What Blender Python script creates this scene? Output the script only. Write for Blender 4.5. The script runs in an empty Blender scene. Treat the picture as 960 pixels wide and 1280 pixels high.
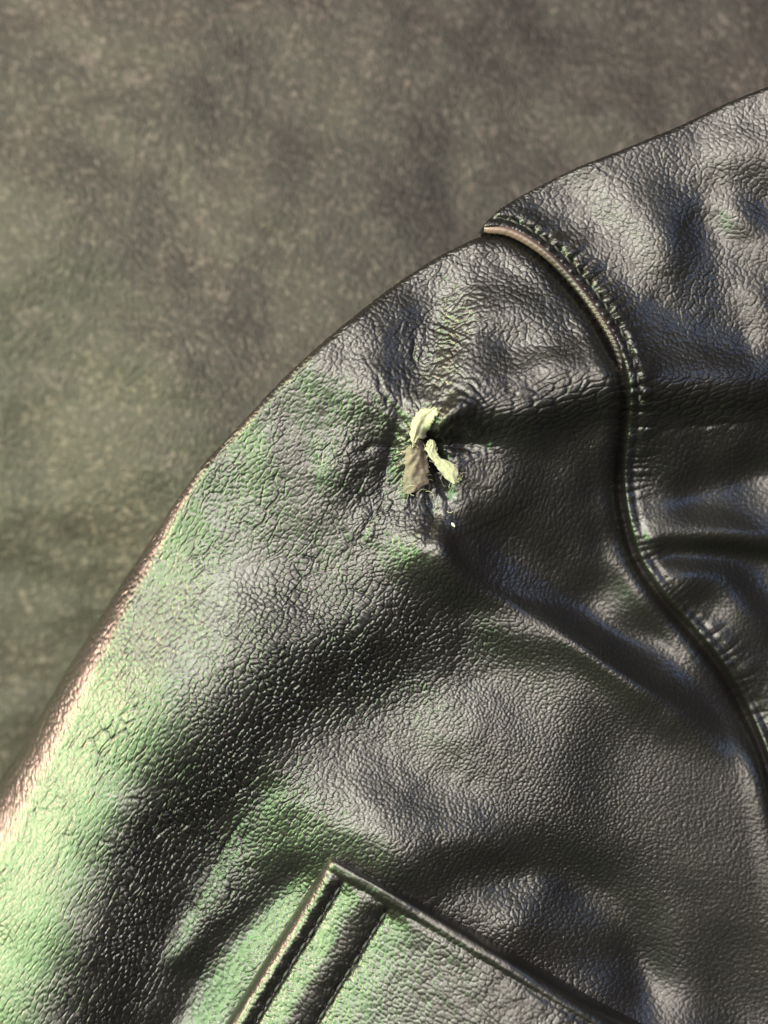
import bpy, math, random
import numpy as np

# ------------------------------------------------------------------ camera, world, lamps, exposure
S = 0.14 / 960.0            # metres per layout unit (1 unit = 0.146 mm)
CX, CY = 480.0, 640.0
sc = bpy.context.scene
COL = sc.collection

def P(x, y, z=0.0):
    """layout units (x right, y down the sleeve, z up) -> metres"""
    return ((x - CX) * S, (CY - y) * S, z * S)

CAM_Z = 0.42
cam = bpy.data.cameras.new('camera')
cam.sensor_fit = 'HORIZONTAL'
cam.sensor_width = 36.0
cam.lens = 36.0 * CAM_Z / 0.14
cam.clip_start = 0.01
cam.clip_end = 20.0
cam.dof.use_dof = True
cam.dof.focus_distance = CAM_Z - 0.000
cam.dof.aperture_fstop = 8.0
cam_o = bpy.data.objects.new('camera', cam)
cam_o.location = (0, 0, CAM_Z)
COL.objects.link(cam_o)
sc.camera = cam_o

w = bpy.data.worlds.new('World')
sc.world = w
w.use_nodes = True
bg = w.node_tree.nodes['Background']
bg.inputs['Color'].default_value = (0.80, 0.86, 1.0, 1)
bg.inputs['Strength'].default_value = 0.05

def lamp(name, az, el, dist, size, power, col, target=(0, 0, 0), size_y=None):
    l = bpy.data.lights.new(name, 'AREA')
    l.shape = 'RECTANGLE' if size_y else 'DISK'
    l.size = size
    if size_y: l.size_y = size_y
    l.energy = power
    l.color = col
    o = bpy.data.objects.new(name, l)
    a, e = math.radians(az), math.radians(el)
    d = (math.cos(a) * math.cos(e), math.sin(a) * math.cos(e), math.sin(e))
    o.location = tuple(target[i] + d[i] * dist for i in range(3))
    from mathutils import Vector
    o.rotation_euler = Vector(d).to_track_quat('Z', 'Y').to_euler()
    COL.objects.link(o)
    return o

# azimuth 180 = left of the picture, 90 = top of the picture
lamp('green_lamp', 162, 38, 0.34, 0.30, 1.9, (0.48, 1.0, 0.34), target=(-0.080, -0.096, 0))
lamp('pale_low_lamp', 172, 20, 0.46, 0.22, 1.6, (0.84, 1.0, 0.58), target=(-0.06, -0.07, 0))
lamp('pink_low_lamp', 162, 9, 0.56, 0.16, 3.2, (1.0, 0.55, 0.48), target=(-0.05, -0.05, 0))
lamp('cream_key_lamp', 142, 52, 0.80, 0.36, 6.8, (1.0, 0.95, 0.84))
lamp('warm_top_lamp', 100, 50, 0.90, 0.40, 2.4, (1.0, 0.91, 0.84))
lamp('warm_overhead_lamp', 130, 79, 1.00, 0.60, 6.9, (1.0, 0.89, 0.79))
lamp('blue_right_lamp', 35, 44, 0.80, 0.20, 0.5, (0.36, 0.56, 1.0))
sc.view_settings.view_transform = 'Standard'
sc.view_settings.look = 'None'
sc.view_settings.exposure = 0.08
sc.view_settings.gamma = 1.0
sc.view_settings.use_curve_mapping = False
try:
    sc.cycles.use_denoising = True
    sc.cycles.max_bounces = 6
    sc.cycles.sample_clamp_indirect = 4.0
except Exception:
    pass

# ------------------------------------------------------------------ numeric helpers
rng = np.random.RandomState(7)
_G = rng.uniform(0, 2 * np.pi, (256, 256))
_GX, _GY = np.cos(_G).astype(np.float32), np.sin(_G).astype(np.float32)
_JX = rng.uniform(0.08, 0.92, (256, 256)).astype(np.float32)
_JY = rng.uniform(0.08, 0.92, (256, 256)).astype(np.float32)

def noise(x, y):
    xi, yi = np.floor(x).astype(np.int64), np.floor(y).astype(np.int64)
    fx, fy = x - xi, y - yi
    u, v = fx * fx * fx * (fx * (fx * 6 - 15) + 10), fy * fy * fy * (fy * (fy * 6 - 15) + 10)
    def g(a, b):
        ia, ib = (xi + a) & 255, (yi + b) & 255
        return _GX[ia, ib] * (fx - a) + _GY[ia, ib] * (fy - b)
    return 1.5 * ((g(0, 0) * (1 - u) + g(1, 0) * u) * (1 - v) + (g(0, 1) * (1 - u) + g(1, 1) * u) * v)

def fbm(x, y, o=3, off=0.0):
    r, a, f = 0.0, 1.0, 1.0
    for k in range(o):
        r = r + a * noise(x * f + 17.3 * k + off, y * f - 9.1 * k + off)
        a *= 0.5; f *= 2.03
    return r

def voro(x, y, off=0):
    xi, yi = np.floor(x).astype(np.int64), np.floor(y).astype(np.int64)
    fx, fy = (x - xi).astype(np.float32), (y - yi).astype(np.float32)
    f1 = np.full(x.shape, 9.0, np.float32); f2 = f1.copy()
    for a in (-1, 0, 1):
        for b in (-1, 0, 1):
            ia, ib = (xi + a + off) & 255, (yi + b + 3 * off) & 255
            dx, dy = _JX[ia, ib] + a - fx, _JY[ia, ib] + b - fy
            d = np.sqrt(dx * dx + dy * dy)
            m = d < f1
            f2 = np.where(m, f1, np.minimum(f2, d))
            f1 = np.where(m, d, f1)
    return f1, f2

def sstep(a, b, x):
    t = np.clip((x - a) / (b - a), 0, 1)
    return t * t * (3 - 2 * t)

def catmull(pts, n=8):
    p = np.array(pts, float)
    p = np.vstack([2 * p[0] - p[1], p, 2 * p[-1] - p[-2]])
    out = []
    for i in range(1, len(p) - 2):
        for k in range(n):
            t = k / n
            out.append(0.5 * (2 * p[i] + (p[i + 1] - p[i - 1]) * t + (2 * p[i - 1] - 5 * p[i] + 4 * p[i + 1] - p[i + 2]) * t * t
                              + (3 * p[i] - p[i - 1] - 3 * p[i + 1] + p[i + 2]) * t ** 3))
    out.append(p[-2])
    return np.array(out)

def polydist(X, Y, pts):
    """distance, signed side and arc length to a polyline"""
    best = np.full(X.shape, 1e9); side = np.zeros(X.shape); arc = np.zeros(X.shape)
    s0 = 0.0
    for (ax, ay), (bx, by) in zip(pts[:-1], pts[1:]):
        dx, dy = bx - ax, by - ay
        L = math.hypot(dx, dy) + 1e-9
        t = np.clip(((X - ax) * dx + (Y - ay) * dy) / (L * L), 0, 1)
        d = np.hypot(X - ax - t * dx, Y - ay - t * dy)
        m = d < best
        best = np.where(m, d, best)
        cr = (X - ax) * dy - (Y - ay) * dx
        side = np.where(m, np.sign(cr), side)
        arc = np.where(m, s0 + t * L, arc)
        s0 += L
    return best, side, arc

# coarse raster on which the large shapes are worked out
G0X, G0Y, GS = -240.0, -60.0, 4.0
NX, NY = 384, 400
gx = G0X + GS * np.arange(NX); gy = G0Y + GS * np.arange(NY)
RX, RY = np.meshgrid(gx, gy)

def samp(F, X, Y):
    """Catmull-Rom sampling of a coarse raster"""
    u, v = (X - G0X) / GS, (Y - G0Y) / GS
    i, j = np.floor(u).astype(np.int64), np.floor(v).astype(np.int64)
    fu, fv = u - i, v - j
    def wts(t):
        return (-.5 * t + t * t - .5 * t ** 3, 1 - 2.5 * t * t + 1.5 * t ** 3, .5 * t + 2 * t * t - 1.5 * t ** 3, -.5 * t * t + .5 * t ** 3)
    wu, wv = wts(fu), wts(fv)
    r = 0.0
    for b in range(4):
        jj = np.clip(j + b - 1, 0, NY - 1)
        row = 0.0
        for a in range(4):
            row = row + wu[a] * F[jj, np.clip(i + a - 1, 0, NX - 1)]
        r = r + wv[b] * row
    return r

# ------------------------------------------------------------------ large folds: slopes toward the left, then heights
# each stroke: points, half width, slope (positive = faces the left / upper left, negative = faces away)
STROKES = [
    ([(-60, 1320), (0, 1180), (40, 1060), (100, 930), (170, 820), (240, 730)], 84, .50),
    ([(300, 650), (390, 620)], 80, .22),
    ([(120, 1320), (170, 1170), (235, 1030), (300, 930), (390, 860), (480, 815), (550, 760)], 58, -.46),
    ([(200, 1040), (160, 1200)], 36, -.50),
    ([(215, 1200), (262, 1115), (310, 1045), (350, 1000)], 15, .40),
    ([(330, 1050), (400, 1035)], 34, .26),
    ([(205, 1290), (235, 1220), (290, 1165), (360, 1112)], 24, -.55),
    ([(230, 1320), (290, 1225), (345, 1155), (385, 1110)], 30, .52),
    ([(450, 1010), (560, 950), (650, 900)], 75, .14),
    ([(545, 1085), (630, 1075), (700, 1110)], 46, -.55),
    ([(620, 1180), (650, 1140), (660, 1120)], 26, .06),
    ([(680, 1170), (770, 1200), (790, 1240)], 42, -.45),
    ([(830, 1170), (835, 1230), (845, 1300)], 24, .14),
    ([(890, 1180), (900, 1300)], 40, -.16),
    ([(745, 900), (735, 1000), (750, 1080)], 45, -.14),
    ([(650, 810), (670, 850)], 30, .12),
    ([(860, 1000), (900, 1100)], 60, .0),
    # hollow right of the tear
    ([(600, 590), (680, 610), (760, 640)], 70, -.42),
    ([(660, 560), (760, 570)], 30, -.42),
    ([(740, 700), (810, 790)], 36, -.20),
    ([(560, 685), (630, 735), (700, 775), (780, 825), (850, 862), (905, 885)], 40, -.60),
    ([(600, 775), (690, 795), (760, 850), (830, 900)], 24, .22),
    ([(520, 720), (560, 780), (560, 830)], 28, -.30),
    ([(570, 548), (640, 538), (720, 518), (790, 508), (880, 512), (980, 500)], 32, -.90),
    ([(800, 560), (980, 560)], 42, -.55),
    ([(840, 640), (900, 625), (980, 612)], 20, .04),
    ([(835, 684), (900, 682), (990, 690)], 16, -.95),
    ([(860, 740), (910, 790), (960, 840)], 30, -.22),
    ([(940, 730), (980, 790)], 30, -.50),
    # upper sleeve
    ([(578, 385), (562, 430), (548, 475)], 32, .60),
    ([(520, 400), (490, 450)], 24, -.14),
    ([(485, 480), (460, 540), (440, 600)], 36, -.40),
    ([(395, 520), (370, 590)], 45, .04),
    ([(530, 650), (470, 690), (420, 740)], 45, .12),
    ([(640, 370), (700, 420)], 40, .08),
    ([(620, 500), (700, 480)], 18, -.12),
    ([(710, 440), (650, 450)], 20, .20),
    # shoulder panel
    ([(745, 262), (790, 300), (810, 320)], 38, .36),
    ([(700, 245), (735, 270)], 18, .12),
    ([(865, 270), (860, 330)], 26, -.36),
    ([(940, 250), (945, 300)], 26, .26),
    ([(900, 170), (960, 150)], 30, .30),
    ([(820, 390), (930, 400)], 50, -.08),
    ([(930, 360), (950, 420)], 20, .18),
]
sl = np.full(RX.shape, 0.03)
for pts, hw, v in STROKES:
    d, _, _ = polydist(RX, RY, catmull(pts, 4) if len(pts) > 2 else pts)
    a = np.exp(-(d / hw) ** 2)
    sl = sl * (1 - a) + v * a
sl += 0.03 * fbm(RX / 90, RY / 90, 3, 3.3)
win = sstep(0, 40, RX - gx[0]) * sstep(0, 40, gx[-1] - RX) * sstep(0, 40, RY - gy[0]) * sstep(0, 40, gy[-1] - RY)
print('mean slope', sl.mean())
SM = sl.mean()
sl = (sl - SM) * win
# slope toward the light = derivative of height along the direction away from it
dirx, diry = 0.90, 0.436
kx = 2 * np.pi * np.fft.fftfreq(NX, GS)[None, :]; ky = 2 * np.pi * np.fft.fftfreq(NY, GS)[:, None]
kd = kx * dirx + ky * diry; kp = -kx * diry + ky * dirx
FH = (np.conj(1j * kd) * np.fft.fft2(sl)) / (kd ** 2 + 0.04 * kp ** 2 + (1 / 600.0) ** 2)
HM = 1.12 * np.real(np.fft.ifft2(FH)) + SM * ((RX - CX) * dirx + (RY - CY) * diry)
def gauss(X, Y, x, y, r, ry=None, ang=0):
    c, s_ = math.cos(math.radians(ang)), math.sin(math.radians(ang))
    u, v = (X - x) * c + (Y - y) * s_, -(X - x) * s_ + (Y - y) * c
    return np.exp(-(u / r) ** 2 - (v / (ry or r)) ** 2)

# local corrections of the slope: x, y, radius, wanted dh/dx, dh/dy (None = as it is), share
PINS = [
    (415, 525, 55, .02, .06), (310, 540, 62, .06, .08), (370, 560, 50, .05, .06), (300, 620, 60, .18, .04), (250, 600, 50, .12, .06),
    (655, 600, 62, -.40, -.36), (640, 660, 50, -.40, -.30), (745, 640, 55, -.36, -.32), (690, 575, 50, -.50, -.55), (745, 595, 44, -.46, -.50), (760, 715, 60, -.28, -.24), (790, 780, 40, -.16, -.18),
    (860, 570, 50, -.36, -.40), (930, 590, 40, -.34, -.40), (880, 740, 40, -.34, -.30), (690, 690, 46, -.36, -.30), (946, 262, 34, -.34, .24),
    (640, 860, 60, .03, .08), (560, 960, 80, .05, .05), (455, 690, 45, .06, .04),
    (645, 640, 48, -.42, -.42), (720, 620, 46, -.44, -.46), (690, 670, 46, -.38, -.36), (755, 660, 40, -.36, -.36), (870, 605, 40, -.38, -.36), (735, 720, 46, -.26, -.26),
    (740, 330, 40, .02, .05), (650, 410, 46, .05, .02), (690, 470, 30, .05, .12), (450, 430, 40, .05, .10),
    (335, 480, 50, .06, .06), (345, 540, 50, .10, .06), (235, 535, 45, .10, .06), (285, 575, 40, .14, .04), (375, 605, 50, .06, .04), (440, 560, 40, -.06, .02),
]
for px_, py_, pr_, wx_, wy_ in PINS:
    ii, jj = int(round((px_ - G0X) / GS)), int(round((py_ - G0Y) / GS)); hw_ = max(2, int(pr_ * .5 / GS))
    W_ = HM[jj - hw_:jj + hw_ + 1, ii - hw_:ii + hw_ + 1]
    cgx = np.gradient(W_, GS, axis=1).mean(); cgy = np.gradient(W_, GS, axis=0).mean()
    print('pin', px_, py_, 'had', round(cgx, 2), round(cgy, 2))
    m_ = gauss(RX, RY, px_, py_, pr_)
    HM += ((wx_ - cgx) * (RX - px_) + (wy_ - cgy) * (RY - py_)) * m_
HM -= HM[150:250, 120:220].mean()

# seam between sleeve and shoulder panel
SEAM = catmull([(606, 286), (640, 291), (680, 316), (715, 352), (745, 394), (768, 440), (780, 490), (783, 530), (781, 590), (787, 645),
                (803, 700), (832, 745), (872, 790), (915, 843), (945, 895), (968, 955), (985, 1030), (1000, 1120)], 6)
SEAM_X = np.vstack([[(480, 215), (560, 268)], SEAM, [(1030, 1400)]])
SD, SSIDE, SARC = polydist(RX, RY, SEAM_X)
SDS = SD * SSIDE          # positive on the shoulder panel
SARC0 = math.hypot(80, 53) + math.hypot(46, 18)
print('seam sign shoulder', SDS[int((300 - G0Y) / GS), int((850 - G0X) / GS)])

TX, TY = 528.0, 560.0      # the tear

def grain(X, Y, amp=1.0):
    """pebbled leather relief, in layout units"""
    wx = X + 3.0 * noise(X / 22, Y / 22) + 6 * noise(X / 90 + 5, Y / 90)
    wy = Y + 3.0 * noise(X / 22 + 40, Y / 22) + 6 * noise(X / 90, Y / 90 + 9)
    ca, sa = math.cos(math.radians(32)), math.sin(math.radians(32))
    u, v = wx * ca + wy * sa, -wx * sa + wy * ca
    f1, f2 = voro(u / 8.5, v / 6.5)
    vary = 0.72 + 0.42 * fbm(X / 60, Y / 60, 2, 8.8)
    iso = sstep(0.0, 0.22, f2 - f1) * .95 * vary + 0.20 * (1 - f1 * f1)
    f1, f2 = voro(u / 5.6 + 13, v / 4.6 + 3, 37)
    m_fin = np.clip(1.25 * gauss(X, Y, 580, 960, 170, 95, -20) + gauss(X, Y, 800, 1000, 160, 200), 0, 1)
    iso = iso * (1 - m_fin) + m_fin * (sstep(0.0, 0.34, f2 - f1) * .62 + .25 * (1 - f1 * f1) + .3 * iso)
    # larger cracks running with the sleeve
    f1, f2 = voro(u / 19.0 + 31, v / 26.0 + 7, 5)
    crk = (1 - sstep(0.0, 0.10, f2 - f1)) * sstep(-.15, .5, noise(X / 45 + 3, Y / 45))
    m_cr = np.clip(gauss(X, Y, 130, 950, 110, 190, 28) + gauss(X, Y, 300, 660, 120, 90) + gauss(X, Y, 560, 430, 60, 70)
                   + gauss(X, Y, 440, 640, 90, 120) + gauss(X, Y, 280, 1080, 60, 160, 30) + .5 * gauss(X, Y, 800, 330, 120, 120), 0, 1)
    # wrinkles gathered at the tear
    dx, dy = X - TX, Y - TY
    r = np.hypot(dx, dy) + 1e-3; th = np.arctan2(dy, dx)
    lr = np.log(r / 20 + .5)
    f1, f2 = voro(th * 7.2 + 50 + .5 * noise(X / 25, Y / 25), lr * 2.6 + 20 + .35 * noise(X / 18, Y / 18), 11)
    rad = sstep(0, .32, f2 - f1) * 1.55 + .6 * (1 - f1 * f1)
    m_rad = np.exp(-(np.maximum(r - 45, 0) / 75) ** 2) * (0.35 + 0.65 * (1 - sstep(0.0, 60, dx + 0.15 * dy) * .75))
    f1, f2 = voro(X / 6.5 + .6 * noise(X / 14, Y / 14), Y / 6.5 + .6 * noise(X / 14 + 9, Y / 14), 17)
    crumple = sstep(0, .35, f2 - f1) * 1.0 + .6 * fbm(X / 9, Y / 9, 2)
    m_crm = np.clip(gauss(X, Y, 560, 420, 48, 70, 10) + gauss(X, Y, 450, 545, 60, 95, 20) + gauss(X, Y, 500, 660, 70, 50), 0, 1) * .75
    # fine lines in the stretched hollow
    ca2, sa2 = math.cos(math.radians(-72)), math.sin(math.radians(-72))
    u2, v2 = wx * ca2 + wy * sa2, -wx * sa2 + wy * ca2
    f1, f2 = voro(u2 / 22, v2 / 6.5, 23)
    lin = sstep(0, .3, f2 - f1)
    m_lin = np.clip(1.2 * gauss(X, Y, 675, 665, 130, 88, 35), 0, 1)
    f1, f2 = voro((wx * .94 - wy * .34) / 24, (wx * .34 + wy * .94) / 7.0, 29)
    lin2 = sstep(0, .3, f2 - f1) * 1.3
    m_lin2 = np.clip(gauss(X, Y, 690, 500, 110, 34, -12) + gauss(X, Y, 880, 500, 110, 30) + .8 * gauss(X, Y, 590, 400, 40, 30, 30), 0, 1)
    h = iso * (1 - .8 * m_rad) + rad * .8 * m_rad
    h = h * (1 - m_crm) + crumple * m_crm
    h = h * (1 - m_lin) + lin * .5 * m_lin
    h = h * (1 - m_lin2) + lin2 * m_lin2
    h = h - 1.5 * crk * m_cr
    soft = 1 - .72 * sstep(690, 900, X) * sstep(540, 640, Y) - .45 * gauss(X, Y, 740, 720, 110, 110)
    soft = np.clip(soft, .18, 1) * (1 - .25 * gauss(X, Y, 560, 970, 120, 100))
    soft = soft * (1 - .25 * gauss(X, Y, 60, 1080, 120, 260, 28) - .28 * sstep(620, 720, X) * (1 - sstep(450, 520, Y)))
    soft = soft * (1.2 + 2.9 * np.clip(gauss(X, Y, 240, 1030, 75, 230, 28) + gauss(X, Y, 450, 830, 130, 70, -20), 0, 1))
    return h * amp * soft + .25 * fbm(X / 4.2, Y / 4.2, 2, 2.0)

RIDGE = catmull([(545, 640), (566, 690), (600, 728), (650, 754), (705, 780), (765, 826), (825, 862), (900, 892)], 4)
CREASES = [(catmull(p, 3), w_, d_) for p, w_, d_ in [
    ([(544, 612), (541, 650), (528, 690)], 3.6, 2.0),
    ([(502, 606), (470, 640), (440, 690)], 4.0, 2.6),
    ([(527, 402), (517, 430), (519, 462)], 2.6, 2.6),
    ([(506, 530), (486, 505), (470, 470)], 3.5, 2.6),
    ([(500, 560), (462, 560), (420, 590)], 4.0, 2.2),
    ([(178, 858), (150, 905), (126, 962)], 2.2, 2.2),
    ([(205, 880), (186, 930), (160, 990)], 2.4, 1.8),
    ([(96, 990), (80, 1050), (58, 1120)], 2.2, 1.8),
    ([(330, 1000), (290, 1045), (262, 1100), (232, 1160)], 3.0, 3.2),
    ([(302, 1040), (276, 1090), (250, 1130)], 2.4, 2.4),
    ([(410, 638), (426, 664), (446, 690)], 2.6, 2.0),
    ([(800, 548), (860, 532), (960, 526)], 3.6, 2.6),
    ([(733, 166), (745, 198), (775, 222)], 2.4, 1.8),
]]

def macro(X, Y):
    h = samp(HM, X, Y)
    # broad secondary wrinkles
    h = h + .85 * fbm(X / 38, Y / 38, 2, 6.1) * (1 - .9 * sstep(580, 700, X) * sstep(540, 600, Y)) * (1 - .6 * gauss(X, Y, 80, 1050, 120, 300, 28))
    # pucker rays from the tear
    dx, dy = X - TX, Y - TY
    r = np.hypot(dx, dy) + 1e-3; th = np.arctan2(dy, dx)
    ray = noise(th * 3.6 + 9 + .3 * noise(X / 40, Y / 40), r / 120.0)
    h = h + 3.5 * ray * np.exp(-(np.maximum(r - 20, 0) / 70) ** 2) * sstep(4, 40, r)
    # hole and lip of the tear
    wx = X + 2.2 * noise(X / 9, Y / 9); wy = Y + 2.2 * noise(X / 9 + 7, Y / 9)
    h = h - 30 * gauss(wx, wy, 545, 574, 9, 36, -16)
    h = h - 18 * gauss(wx, wy, 572, 553, 44, 15, -4)
    h = h - 4 * gauss(wx, wy, 540, 630, 10, 46, 6)
    h = h + 15 * gauss(wx, wy, 563, 521, 27, 13, -36)
    h = h + 5 * gauss(wx, wy, 512, 590, 10, 44, 4)
    h = h - 9 * gauss(wx, wy, 490, 560, 9, 40, 14)
    # ridge running from the tear down to the lower right, dropping into the hollow above it
    d, sg, ar = polydist(X, Y, RIDGE)
    e = -d * sg
    h = h + 13 * (np.tanh(e / 11.0) * np.exp(-(e / 70) ** 2)) * sstep(0, 60, ar) * (1 - sstep(330, 420, ar))
    for pts_, w_, dep_ in CREASES:
        box = (X > pts_[:, 0].min() - 25) & (X < pts_[:, 0].max() + 25) & (Y > pts_[:, 1].min() - 25) & (Y < pts_[:, 1].max() + 25)
        if not box.any(): continue
        Xb, Yb = X[box], Y[box]
        d, _, ar = polydist(Xb + 3.2 * noise(Xb / 17, Yb / 17), Yb + 3.2 * noise(Xb / 17 + 8, Yb / 17), pts_)
        L_ = float(np.sum(np.hypot(*np.diff(pts_, axis=0).T))) + 1e-6
        dep_ = dep_ * (.30 if pts_[0, 0] < 210 else .6) * np.sin(np.clip(ar / L_, 0, 1) * np.pi) * (.8 + .9 * noise(Xb / 15 + 4, Yb / 15))
        h[box] += -dep_ * np.exp(-(d / w_) ** 2) + .45 * dep_ * np.exp(-((d - 2.4 * w_) / (1.4 * w_)) ** 2)
    # ripples above the tear
    al, ac = X * .88 + Y * .47 + 9 * noise(X / 30, Y / 30), -X * .47 + Y * .88 + 9 * noise(X / 30 + 5, Y / 30)
    h = h + 2.6 * np.abs(noise(al / 30, ac / 6.6)) * gauss(X, Y, 560, 432, 30, 72, 12)
    h = h + 1.6 * np.abs(noise(al / 13 + 8, ac / 8.0)) * gauss(X, Y, 566, 430, 34, 72, 12)
    h = h + (.8 + .7 * noise(X / 11, Y / 11)) * np.sin(np.hypot(X - 548, Y - 545) / 1.7 + 4 * noise(X / 20, Y / 20)) * gauss(X, Y, 585, 495, 26, 22)
    return h

def relief(HX, HY, HZ, g):
    """push points out along the surface normal by g"""
    ax, ay, az = np.gradient(HX, axis=0), np.gradient(HY, axis=0), np.gradient(HZ, axis=0)
    bx, by, bz = np.gradient(HX, axis=1), np.gradient(HY, axis=1), np.gradient(HZ, axis=1)
    nx, ny, nz = ay * bz - az * by, az * bx - ax * bz, ax * by - ay * bx
    L = np.sqrt(nx * nx + ny * ny + nz * nz) + 1e-9
    sgn = np.sign(np.median(nz))
    return HX + sgn * nx / L * g, HY + sgn * ny / L * g, HZ + sgn * nz / L * g

def grid_mesh(name, X, Y, Z, mat, parent=None, keep=None, flip=False):
    R_, C_ = X.shape
    idx = np.arange(R_ * C_).reshape(R_, C_)
    f = np.stack([idx[:-1, :-1], idx[1:, :-1], idx[1:, 1:], idx[:-1, 1:]], -1).reshape(-1, 4)
    if keep is not None:
        k = (keep[:-1, :-1] & keep[1:, :-1] & keep[1:, 1:] & keep[:-1, 1:]).reshape(-1)
        f = f[k]
    if flip: f = f[:, ::-1]
    used = np.zeros(R_ * C_, bool); used[f.ravel()] = True
    remap = np.cumsum(used) - 1
    f = remap[f]
    co = np.stack([(X.ravel() - CX) * S, (CY - Y.ravel()) * S, Z.ravel() * S], -1)[used].astype(np.float32)
    me = bpy.data.meshes.new(name)
    me.vertices.add(len(co)); me.vertices.foreach_set('co', co.ravel())
    n = len(f)
    me.loops.add(n * 4); me.loops.foreach_set('vertex_index', f.astype(np.int32).ravel())
    me.polygons.add(n)
    me.polygons.foreach_set('loop_start', np.arange(0, n * 4, 4, dtype=np.int32))
    me.polygons.foreach_set('loop_total', np.full(n, 4, np.int32))
    me.polygons.foreach_set('use_smooth', np.ones(n, bool))
    me.update(calc_edges=True)
    me.materials.append(mat)
    o = bpy.data.objects.new(name, me)
    o.parent = parent
    COL.objects.link(o)
    return o

# ------------------------------------------------------------------ materials
def nodes(name):
    m = bpy.data.materials.new(name); m.use_nodes = True
    nt = m.node_tree
    return m, nt, nt.nodes['Principled BSDF']

def leather(name, base, r0, r1, bump=0.25, spec=0.62, coat=0.0):
    m, nt, b = nodes(name)
    N, L = nt.nodes, nt.links
    tc = N.new('ShaderNodeTexCoord')
    n1 = N.new('ShaderNodeTexNoise'); n1.inputs['Scale'].default_value = 90; n1.inputs['Detail'].default_value = 5
    n2 = N.new('ShaderNodeTexNoise'); n2.inputs['Scale'].default_value = 2400; n2.inputs['Detail'].default_value = 3
    L.new(tc.outputs['Object'], n1.inputs['Vector']); L.new(tc.outputs['Object'], n2.inputs['Vector'])
    cr = N.new('ShaderNodeValToRGB')
    cr.color_ramp.elements[0].position = .32; cr.color_ramp.elements[1].position = .72
    cr.color_ramp.elements[0].color = (base[0] * .75, base[1] * .75, base[2] * .75, 1)
    cr.color_ramp.elements[1].color = (base[0] * 1.35, base[1] * 1.3, base[2] * 1.25, 1)
    L.new(n1.outputs['Fac'], cr.inputs['Fac']); L.new(cr.outputs['Color'], b.inputs['Base Color'])
    mr = N.new('ShaderNodeMapRange')
    mr.inputs['From Min'].default_value = .3; mr.inputs['From Max'].default_value = .7
    mr.inputs['To Min'].default_value = r0; mr.inputs['To Max'].default_value = r1
    L.new(n2.outputs['Fac'], mr.inputs['Value']); L.new(mr.outputs['Result'], b.inputs['Roughness'])
    bp = N.new('ShaderNodeBump'); bp.inputs['Strength'].default_value = bump; bp.inputs['Distance'].default_value = 0.00012
    L.new(n2.outputs['Fac'], bp.inputs['Height']); L.new(bp.outputs['Normal'], b.inputs['Normal'])
    b.inputs['Specular IOR Level'].default_value = spec
    b.inputs['Coat Weight'].default_value = coat
    return m

M_leather = leather('black_leather', (.010, .0088, .0082), .31, .42, .22, .85)
M_piping = leather('piping_leather', (.040, .028, .025), .28, .40)
# the cord's base colour turns pinkish towards its upper end
nt_ = M_piping.node_tree; b_ = nt_.nodes['Principled BSDF']
src_ = b_.inputs['Base Color'].links[0].from_socket
tc_ = nt_.nodes.new('ShaderNodeTexCoord'); sx_ = nt_.nodes.new('ShaderNodeSeparateXYZ'); mr_ = nt_.nodes.new('ShaderNodeMapRange')
mr_.inputs['From Min'].default_value = 135 * S; mr_.inputs['From Max'].default_value = 225 * S
mr_.inputs['To Min'].default_value = 1.0; mr_.inputs['To Max'].default_value = 0.0
nt_.links.new(tc_.outputs['Object'], sx_.inputs[0]); nt_.links.new(sx_.outputs['X'], mr_.inputs['Value'])
mx_ = nt_.nodes.new('ShaderNodeMix'); mx_.data_type = 'RGBA'
nt_.links.new(mr_.outputs['Result'], mx_.inputs['Factor']); nt_.links.new(src_, mx_.inputs['A'])
mx_.inputs['B'].default_value = (.18, .115, .10, 1)
nt_.links.new(mx_.outputs['Result'], b_.inputs['Base Color'])
M_thread = leather('black_thread', (.045, .043, .043), .45, .6, .5, .45)
M_suede = leather('raw_leather_back', (.34, .345, .25), .75, .95, 1.0, .2)
M_scuff = leather('scuffed_leather', (.13, .105, .088), .45, .7, 1.0, .5)
M_lint = leather('pale_lint', (.7, .7, .66), .7, .9, .3, .2)

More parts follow.
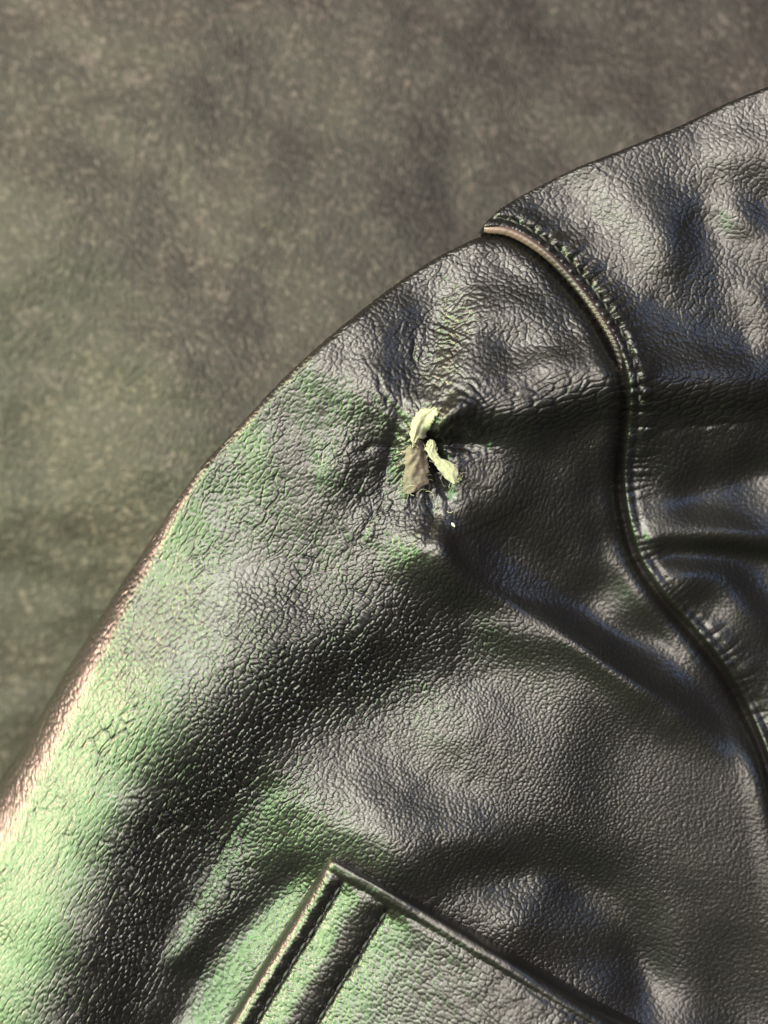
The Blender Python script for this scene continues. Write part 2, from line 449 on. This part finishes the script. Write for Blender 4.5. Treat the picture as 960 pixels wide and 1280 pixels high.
def cover_material():
    m, nt, b = nodes('background_leather')
    N, L = nt.nodes, nt.links
    tc = N.new('ShaderNodeTexCoord')
    n1 = N.new('ShaderNodeTexNoise'); n1.inputs['Scale'].default_value = 36; n1.inputs['Detail'].default_value = 12; n1.inputs['Roughness'].default_value = .78
    L.new(tc.outputs['Object'], n1.inputs['Vector'])
    cr = N.new('ShaderNodeValToRGB')
    cr.color_ramp.elements[0].position = .28; cr.color_ramp.elements[1].position = .76
    cr.color_ramp.elements[0].color = (.007, .0062, .006, 1); cr.color_ramp.elements[1].color = (.066, .049, .046, 1)
    L.new(n1.outputs['Fac'], cr.inputs['Fac']); L.new(cr.outputs['Color'], b.inputs['Base Color'])
    n3 = N.new('ShaderNodeTexNoise'); n3.inputs['Scale'].default_value = 760; n3.inputs['Detail'].default_value = 4; n3.inputs['Roughness'].default_value = .6  # pale speckle painted into the colour for blurred glints on the grain
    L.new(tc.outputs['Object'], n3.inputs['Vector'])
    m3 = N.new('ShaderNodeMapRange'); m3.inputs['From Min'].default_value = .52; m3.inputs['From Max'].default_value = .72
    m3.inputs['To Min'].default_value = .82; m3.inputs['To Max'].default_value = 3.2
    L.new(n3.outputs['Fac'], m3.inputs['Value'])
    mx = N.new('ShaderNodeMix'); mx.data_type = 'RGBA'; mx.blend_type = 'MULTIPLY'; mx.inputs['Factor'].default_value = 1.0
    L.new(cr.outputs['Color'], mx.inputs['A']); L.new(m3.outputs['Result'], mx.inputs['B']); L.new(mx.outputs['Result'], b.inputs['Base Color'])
    b.inputs['Roughness'].default_value = .55
    b.inputs['Specular IOR Level'].default_value = .36
    mp = N.new('ShaderNodeMapping'); mp.inputs['Rotation'].default_value = (0, 0, math.radians(35)); mp.inputs['Scale'].default_value = (1, .7, 1)
    L.new(tc.outputs['Object'], mp.inputs['Vector'])
    n2 = N.new('ShaderNodeTexVoronoi'); n2.inputs['Scale'].default_value = 1500
    L.new(mp.outputs['Vector'], n2.inputs['Vector'])
    bp = N.new('ShaderNodeBump'); bp.inputs['Strength'].default_value = .8; bp.inputs['Distance'].default_value = 0.0003; bp.invert = True
    L.new(n2.outputs['Distance'], bp.inputs['Height']); L.new(bp.outputs['Normal'], b.inputs['Normal'])
    return m

# ------------------------------------------------------------------ the surface the jacket lies on
BGZ = -215.0
xs = np.arange(-900, 1900, 6.0); ys = np.arange(-900, 2300, 6.0)
X, Y = np.meshgrid(xs, ys)
Z = BGZ - 130 * sstep(150, 1000, Y - .9 * X) + np.clip((Y - 500) * .14, -160, 20) + 10 * fbm(X / 260, Y / 200, 3, 1.7) + 0.35 * fbm(X / 26, Y / 26, 2, 4.4)
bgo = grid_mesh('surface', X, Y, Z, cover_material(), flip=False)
bgo['kind'] = 'structure'
bgo['label'] = 'dark brown-grey worn leather surface out of focus behind the jacket'

# ------------------------------------------------------------------ jacket
def empty(name, loc):
    o = bpy.data.objects.new(name, None); o.location = loc; o.empty_display_size = .01; COL.objects.link(o); return o

jacket = empty('leather_jacket', (0, 0, 0))
jacket['label'] = 'black pebbled leather jacket sleeve torn near the shoulder seam'
jacket['category'] = 'jacket'

STEP = 1.04

def sheet(name, silx, sily, Rk, x0, x1, side, edge_fn):
    xs = np.arange(x0, x1, STEP)
    sil = np.interp(xs, silx, sily)
    k = np.ones(31) / 31.0
    pad = np.pad(sil, 15, mode='reflect', reflect_type='odd')
    sil = np.convolve(pad, k, 'valid')
    slope = np.gradient(sil, xs)
    slope = np.convolve(np.pad(slope, 20, mode='edge'), np.ones(41) / 41, 'valid')
    ca = 1 / np.sqrt(1 + slope ** 2)
    R = np.interp(xs, Rk[0], Rk[1])
    phi = np.radians(np.concatenate([np.linspace(-70, 0, 12)[:-1], np.linspace(0, 90, 56)]))
    nu = int(1400 / STEP)
    T = []; D = []
    # wall down to the surface
    for q in (1.0, .5):
        T.append(R * (1 - math.cos(math.radians(-70)))); D.append(-R + R * math.sin(math.radians(-70)) - q * np.maximum(0, 215 - 1.94 * R))
    for p in phi:
        T.append(R * (1 - math.cos(p))); D.append(-R + R * math.sin(p))
    T = np.array(T); D = np.array(D)
    extra = np.arange(1, nu)[:, None] * STEP * ca[None, :]
    T = np.vstack([T, R[None, :] + extra]); D = np.vstack([D, np.zeros_like(extra)])
    X = np.repeat(xs[None, :], T.shape[0], 0)
    Y = sil[None, :] + T / ca[None, :]
    keep = Y < 1350
    ds = samp(SDS, X, np.minimum(Y, 1500)); arc = samp(SARC, X, np.minimum(Y, 1500))
    # outward-leaning lower part, height fades the folds at the rim
    mf = 1.0
    Z = macro(X, Y) * mf + D
    Z, keep2 = edge_fn(X, Y, Z, ds, arc)
    g = grain(X, Y)
    X, Y, Z = relief(X, Y, Z, g)
    return X, Y, Z, keep & keep2

def pucker(ds, arc):
    a = arc - SARC0
    amt = sstep(20, 90, a) * (1 - sstep(300, 420, a) * .7)
    return amt * (2.6 * np.abs(noise(arc / 13.0, ds / 60.0)) * 2 - 1.2)

def sleeve_edge(X, Y, Z, ds, arc):
    a = arc - SARC0
    d = -ds
    Z = Z - 17 * np.exp(-(np.maximum(d, 0) / 9) ** 2) - np.where(d < 0, np.minimum(-d, 20) * .9, 0)
    Z = Z + 3 * np.exp(-((d - 24) / 13) ** 2)
    Z = Z + .6 * pucker(ds, arc) * np.exp(-(d / 24) ** 2)
    return Z, ds < 16

def shoulder_edge(X, Y, Z, ds, arc):
    a = arc - SARC0
    hi = 1 - sstep(240, 330, a)
    Z = Z + 5 * hi * np.exp(-((ds - 20) / 22) ** 2)
    # narrow stitched channel
    Z = Z - 4.0 * (.45 + .55 * hi) * np.exp(-((ds - 17) / 4.5) ** 2)
    Z = Z + 1.5 * pucker(ds, arc) * np.exp(-((ds - 16) / 22) ** 2)
    Z = Z - 4.5 * hi * np.exp(-(((a - 34 + 9.5) % 19 - 9.5) / 3.4) ** 2) * np.exp(-((ds - 18) / 5.0) ** 2) * (a > 20)
    Z = Z - 22 * (1 - sstep(-3, 8, ds))
    return Z, ds > -3

SIL1 = ([-240, -60, 0, 100, 205, 250, 300, 350, 400, 450, 500, 550, 605, 640, 700, 800, 1060],
        [1330, 1050, 958, 798, 643, 582, 530, 478, 432, 390, 350, 318, 291, 277, 250, 205, 100])
RK1 = ([-240, 0, 120, 240, 400, 600, 900], [80, 70, 42, 16, 11, 9, 12])
X, Y, Z, keep = sheet('sleeve', SIL1[0], SIL1[1], RK1, -236, 1010, 0, sleeve_edge)
sleeve = grid_mesh('sleeve', X, Y, Z, M_leather, jacket, keep)

SIL2 = ([590, 602, 612, 640, 680, 720, 790, 860, 905, 960, 1060],
        [300, 284, 270, 248, 226, 206, 178, 149, 126, 104, 70])
RK2 = ([590, 620, 680, 760, 1060], [6, 7, 7, 8, 9])
X, Y, Z, keep = sheet('shoulder_panel', SIL2[0], SIL2[1], RK2, 598, 1040, 1, shoulder_edge)
shoulder = grid_mesh('shoulder_panel', X, Y, Z, M_leather, jacket, keep)

def hz(x, y):
    X_, Y_ = np.array([[float(x)]]), np.array([[float(y)]])
    return float(macro(X_, Y_)[0, 0])

def tube(name, pts, rad, mat, parent, nseg=14, wrap=0.0):
    wrap = np.asarray(wrap, float); wrap = wrap[:, None] if wrap.ndim else wrap
    """pts: (n,3) layout units, rad: per point or number; wrap adds slanting gathers"""
    pts = np.array(pts, float); n = len(pts)
    rad = np.broadcast_to(np.asarray(rad, float), (n,))
    tan = np.gradient(pts, axis=0); tan /= np.linalg.norm(tan, axis=1)[:, None] + 1e-9
    up = np.array([0, 0, 1.0])
    sd = np.cross(tan, up); sd /= np.linalg.norm(sd, axis=1)[:, None] + 1e-9
    u2 = np.cross(sd, tan)
    arc = np.concatenate([[0], np.cumsum(np.linalg.norm(np.diff(pts, axis=0), axis=1))])
    th = np.linspace(0, 2 * np.pi, nseg + 1)
    A, T_ = np.meshgrid(arc, th, indexing='ij')
    r = rad[:, None] * (1 + wrap * (np.abs(np.sin(A / 2.3 + 1.3 * T_ + 2.0 * noise(A / 30, T_ * 0)))) - wrap * .5)
    Q = pts[:, None, :] + sd[:, None, :] * (np.cos(T_) * r)[..., None] + u2[:, None, :] * (np.sin(T_) * r)[..., None]
    return grid_mesh(name, Q[..., 0], Q[..., 1], Q[..., 2], mat, parent)

def resample(pts, step):
    pts = np.array(pts, float)
    arc = np.concatenate([[0], np.cumsum(np.hypot(*np.diff(pts[:, :2], axis=0).T))])
    q = np.arange(0, arc[-1], step)
    return np.stack([np.interp(q, arc, pts[:, k]) for k in range(pts.shape[1])], -1), q

# cord along the seam
pc, qa = resample(SEAM, 1.3)
tn = np.gradient(pc, axis=0); tn /= np.linalg.norm(tn, axis=1)[:, None]
nrm = np.stack([tn[:, 1], -tn[:, 0]], -1)
pc2 = pc + nrm * 3.0
rr = np.interp(qa, [0, 6, 30, 120, 240, 300, 400, 900], [4.0, 5.2, 5.6, 5.6, 5.0, 3.6, 3.0, 2.6])
zz = macro(pc2[:, 0][None], pc2[:, 1][None])[0]
mfz = 1.0
offz = np.interp(qa, [0, 25, 60, 230, 270, 900], [-5, -1, 1.0, 0, -22, -28])
tube('piping', np.column_stack([pc2, zz * mfz + offz]), rr, M_piping, jacket, 16, np.interp(qa, [0, 110, 190, 900], [.05, .10, .30, .2]))

# ------------------------------------------------------------------ stitches
def stitch_mesh(mat, L=11.0, r=1.7):
    n = 9
    t = np.linspace(-1, 1, n)
    pts = np.column_stack([t * L / 2, 0 * t, 2.2 * (1 - t ** 2) - 1.6])
    o = tube('stitch', [(CX + p[0], CY + p[1], p[2]) for p in pts], r * (1 - .35 * t ** 4), mat, None, 8, .25)
    return o
st0 = stitch_mesh(M_thread)
st0_used = [False]
def stitch(x, y, z, ang, parent, scale=1.0):
    o = st0 if not st0_used[0] else st0.copy()
    if st0_used[0]: COL.objects.link(o)
    st0_used[0] = True
    o.parent = parent
    o.location = P(x, y, z)
    o.rotation_euler = (0, 0, -ang)
    o.scale = (scale,) * 3
    return o
q = 34.0
while q < 300:
    i = int(q / 1.3)
    x, y = pc[i] + nrm[i] * 17
    ang = math.atan2(tn[i, 1], tn[i, 0])
    stitch(x, y, hz(x, y) + 2.0, ang + .15, jacket, 1.05)
    q += 19 + random.Random(int(q)).uniform(-1.5, 1.5)

print('tris', sum(len(o.data.polygons) * 2 for o in COL.objects if o.type == 'MESH'))
# ------------------------------------------------------------------ strap at the bottom
O = np.array([413.0, 1071.0]); U = np.array([.872, .489]); V = np.array([-.524, .852])
us = np.concatenate([np.array([-2.6, -2.2, -1.2]), np.arange(0, 470, 1.2)])
vs = np.concatenate([np.array([-2.6, -2.2, -1.2]), np.arange(0, 300, 1.2)])
UU, VV = np.meshgrid(us, vs)
def q_round(t, R):
    t = np.clip(t, 0, R)
    return -(R - np.sqrt(np.maximum(R * R - (R - t) ** 2, 0)))
BX = O[0] + UU * U[0] + VV * V[0]; BY = O[1] + UU * U[1] + VV * V[1]
# slightly bowed top edge, rounded corner
bow = 5 * np.sin(np.clip(UU / 380, 0, 1) * np.pi)
BX = BX + bow * V[0] * -.6 * np.exp(-VV / 80); BY = BY + bow * V[1] * -.6 * np.exp(-VV / 80)
lo = samp(HM, BX, BY)
vis = (UU < 380) & (VV < 240)
Amat = np.stack([UU[vis], VV[vis], np.ones(vis.sum())], -1)
pa, pb, pcst = np.linalg.lstsq(Amat, lo[vis], rcond=None)[0]
plane = pa * UU + pb * VV + pcst
print('strap plane', pa, pb, 'range', (lo - plane)[vis].min(), (lo - plane)[vis].max())
plane = plane * .35 + .65 * plane[0, 0] + .65 * .06 * UU
rim = np.exp(-np.minimum(UU, VV) / 60)
zt = plane + rim * (lo - plane) + 15
edge = np.minimum(UU + 1.0, 1e3)
zt = zt + q_round(UU, 10) * 1.4 + q_round(VV, 6) * 1.2
wob = 1.5 * noise(VV / 40, UU * 0 + 3)
def groove(c, wl, wr, dep):
    d = UU - c - wob
    return -dep * np.where(d < 0, np.exp(-(d / wl) ** 2), np.exp(-(d / wr) ** 2))
on = sstep(12, 30, VV)
prof = np.cumsum(np.interp(us, [-3, 0, 4, 14, 18, 27, 32, 36, 42, 56, 66, 80, 92, 97, 102, 124, 140, 200, 320, 470],
                               [.3, .35, .50, .42, -.5, -.55, 0, .35, .46, .40, .0, -.30, -.38, .1, .46, .42, .26, .20, .08, -.12])) * 1.2
prof_u = np.interp(UU + wob, us, prof)
off_u = np.where(UU + wob < 130, np.interp(130, us, prof) * np.clip(UU + wob, 0, 130) / 130, prof_u)
zt = zt + off_u + on * (prof_u - off_u - 5 * np.exp(-((UU + wob - 30) / 3.6) ** 2) - 5 * np.exp(-((UU + wob - 94.5) / 3.6) ** 2))
zt = zt - 1.6 * np.exp(-((VV - 17) / 4) ** 2) * sstep(8, 30, UU) + 1.8 * np.exp(-((VV - 10) / 5) ** 2)
zt = zt + .9 * fbm(UU / 30, VV / 30, 2, 5.0)
pk = np.sin(VV / 20.5 * 2 * np.pi)
zt = zt + on * pk * (1.0 * np.exp(-((UU - 28) / 10) ** 2) + 1.0 * np.exp(-((UU - 93) / 10) ** 2))
zt = np.where((UU < -1) | (VV < -1), zt - 6, zt)
zt = np.where((UU < -2) | (VV < -2), zt - 8, zt)
zt = np.where((UU < -2.4) | (VV < -2.4), zt - 60, zt)
gr = grain(BX, BY, .9) * (sstep(0, 14, UU) * .75 + .25) * (sstep(0, 20, VV) * .8 + .2)
X3, Y3, Z3 = relief(BX, BY, zt, gr)
strap = grid_mesh('strap', X3, Y3, Z3, M_leather, jacket, None)
sang = math.atan2(V[1], V[0])
for c in (30, 94.5):
    v = 34.0
    while v < 290:
        ju = int(np.argmin(np.abs(us - c))); jv = int(np.argmin(np.abs(vs - v)))
        stitch(BX[jv, ju], BY[jv, ju], zt[jv, ju] + 3.4, sang, strap, 1.25)
        v += 20.5

# ------------------------------------------------------------------ torn flaps
def flap(name, outline, zfun, mat, thick=.9, label=None):
    """curled scrap of leather: outline as rows of (left, right) points across its length"""
    rows = np.array(outline, float)       # n x 4 : lx ly rx ry
    n = 44; m = 20
    k = np.linspace(0, len(rows) - 1, n)
    rs = np.stack([np.interp(k, np.arange(len(rows)), rows[:, c]) for c in range(4)], -1)
    t = np.linspace(0, 1, m)
    X = rs[:, 0:1] * (1 - t) + rs[:, 2:3] * t
    Y = rs[:, 1:2] * (1 - t) + rs[:, 3:4] * t
    jag = 2.6 * fbm(np.arange(n)[:, None] / 6.3 + 3, np.where(t < .5, 0.3, 5.3)[None, :] * 1.7 + rows[0, 0], 3)
    edgew = np.abs(t - .5) * 2
    jag = jag + 1.3 * fbm(np.arange(n)[:, None] / 1.9 + 8, np.where(t < .5, 2.3, 9.3)[None, :] + rows[0, 1], 2)
    X = X + jag * edgew ** 2; Y = Y + .6 * jag * edgew ** 2
    V_, T_ = np.meshgrid(np.linspace(0, 1, n), t, indexing='ij')
    Z = zfun(X, Y, V_, T_) + 1.1 * fbm(X / 6, Y / 6, 3) + 1.6 * np.abs(noise(T_ * 3.1 + rows[0, 0] + 2 * V_, V_ * 2.5))
    # closed sheet: top, then underside
    Xc = np.concatenate([X, X[:, ::-1], X[:, :1]], 1); Yc = np.concatenate([Y, Y[:, ::-1], Y[:, :1]], 1)
    Zc = np.concatenate([Z, Z[:, ::-1] - thick, Z[:, :1]], 1)
    o = grid_mesh(name, Xc, Yc, Zc, mat, jacket)
    if label: o['label'] = label
    # fuzz along the torn edge
    fz = random.Random(int(rows[0, 0]) + int(rows[0, 1]))
    for q_ in range(11):
        i_ = fz.randrange(2, n); c_ = fz.choice([0, m - 1])
        x_, y_, z_ = X[i_, c_], Y[i_, c_], Z[i_, c_]
        sgn_ = -1 if c_ == 0 else 1
        a_ = fz.uniform(-.9, .9) + (math.pi if sgn_ < 0 else 0); l_ = fz.uniform(2.5, 6.5); b_ = fz.uniform(-.8, .8)
        tube('fibre', [(x_ + l_ * k_ * math.cos(a_ + b_ * k_), y_ + l_ * k_ * math.sin(a_ + b_ * k_), z_ + 1.5 * k_) for k_ in (-.2, .2, .6, 1)], .30, mat, o, 5)
    return o
zc = hz(506, 560)
print('height near tear', zc, hz(560, 522), hz(600, 620), hz(480, 600), hz(640, 620), HM.min(), HM.max())
flap('torn_flap', [(541, 510, 546, 513), (527, 515, 545, 520), (518, 521, 541, 528), (513, 529, 536, 538), (512, 538, 530, 547), (513, 552, 522, 553), (514, 560, 518, 560)],
     lambda X, Y, v, t: np.maximum(macro(X, Y), zc - 4) + 5 + 4 * np.sin(t * 3.1) + 2 * v - 3 * np.exp(-((t - .55) / .1) ** 2), M_suede, label='upper pale scrap curled back from the tear')
flap('torn_flap', [(513, 554, 527, 551), (508, 562, 531, 562), (506, 576, 534, 576), (505, 592, 536, 592), (505, 606, 535, 604), (507, 619, 528, 611)],
     lambda X, Y, v, t: np.maximum(macro(X, Y), zc - 8) + 2 + 5 * np.sin(t * 3.1) - 2 * v, M_scuff, label='lower broad scuffed scrap beside the tear')
flap('torn_flap', [(536, 550, 541, 551), (532, 558, 544, 556), (530, 562, 545, 566), (536, 571, 549, 573), (543, 581, 562, 578),
                   (550, 591, 571, 585), (557, 599, 571, 596), (566, 606, 569, 603)],
     lambda X, Y, v, t: zc + 8 + 6 * v + 1.5 * np.sin(t * 3.1), M_suede, label='narrow pale green scrap standing out over the hole')
# frayed fibres along the tear
fr = random.Random(5)
for k in range(16):
    bx, by = fr.choice([(545, 513), (515, 556), (528, 552), (509, 612), (530, 612), (568, 604), (560, 640), (583, 592), (540, 560)])
    bx += fr.uniform(-4, 4); by += fr.uniform(-4, 4)
    a0 = fr.uniform(0, 6.28); L_ = fr.uniform(6, 15); cv = fr.uniform(-1.2, 1.2)
    z0 = hz(bx, by)
    z0 = max(z0, zc - 4) + 2
    pts = []
    for q_ in np.linspace(0, 1, 7):
        pts.append((bx + L_ * q_ * math.cos(a0 + cv * q_), by + L_ * q_ * math.sin(a0 + cv * q_), z0 + 6 * q_))
    tube('fibre', pts, .38, M_suede, jacket, 5)

# a speck of lint below the tear
bm_pts = []
lr = random.Random(3)
z0 = hz(566, 655) + 2.5
o = None
import bmesh
bm = bmesh.new()
bmesh.ops.create_icosphere(bm, subdivisions=2, radius=1.0)
for v in bm.verts:
    k = 1 + .45 * (lr.random() - .5)
    v.co = (v.co.x * 2.9 * k * S, v.co.y * 1.7 * k * S, v.co.z * 1.1 * k * S)
me = bpy.data.meshes.new('lint_speck'); bm.to_mesh(me); bm.free()
me.materials.append(M_lint)
lint = bpy.data.objects.new('lint_speck', me); lint.location = P(566, 656, z0); lint.rotation_euler = (0, 0, -.9)
COL.objects.link(lint)
lint['label'] = 'tiny white lint speck on the dark leather just below the tear'
lint['category'] = 'lint'
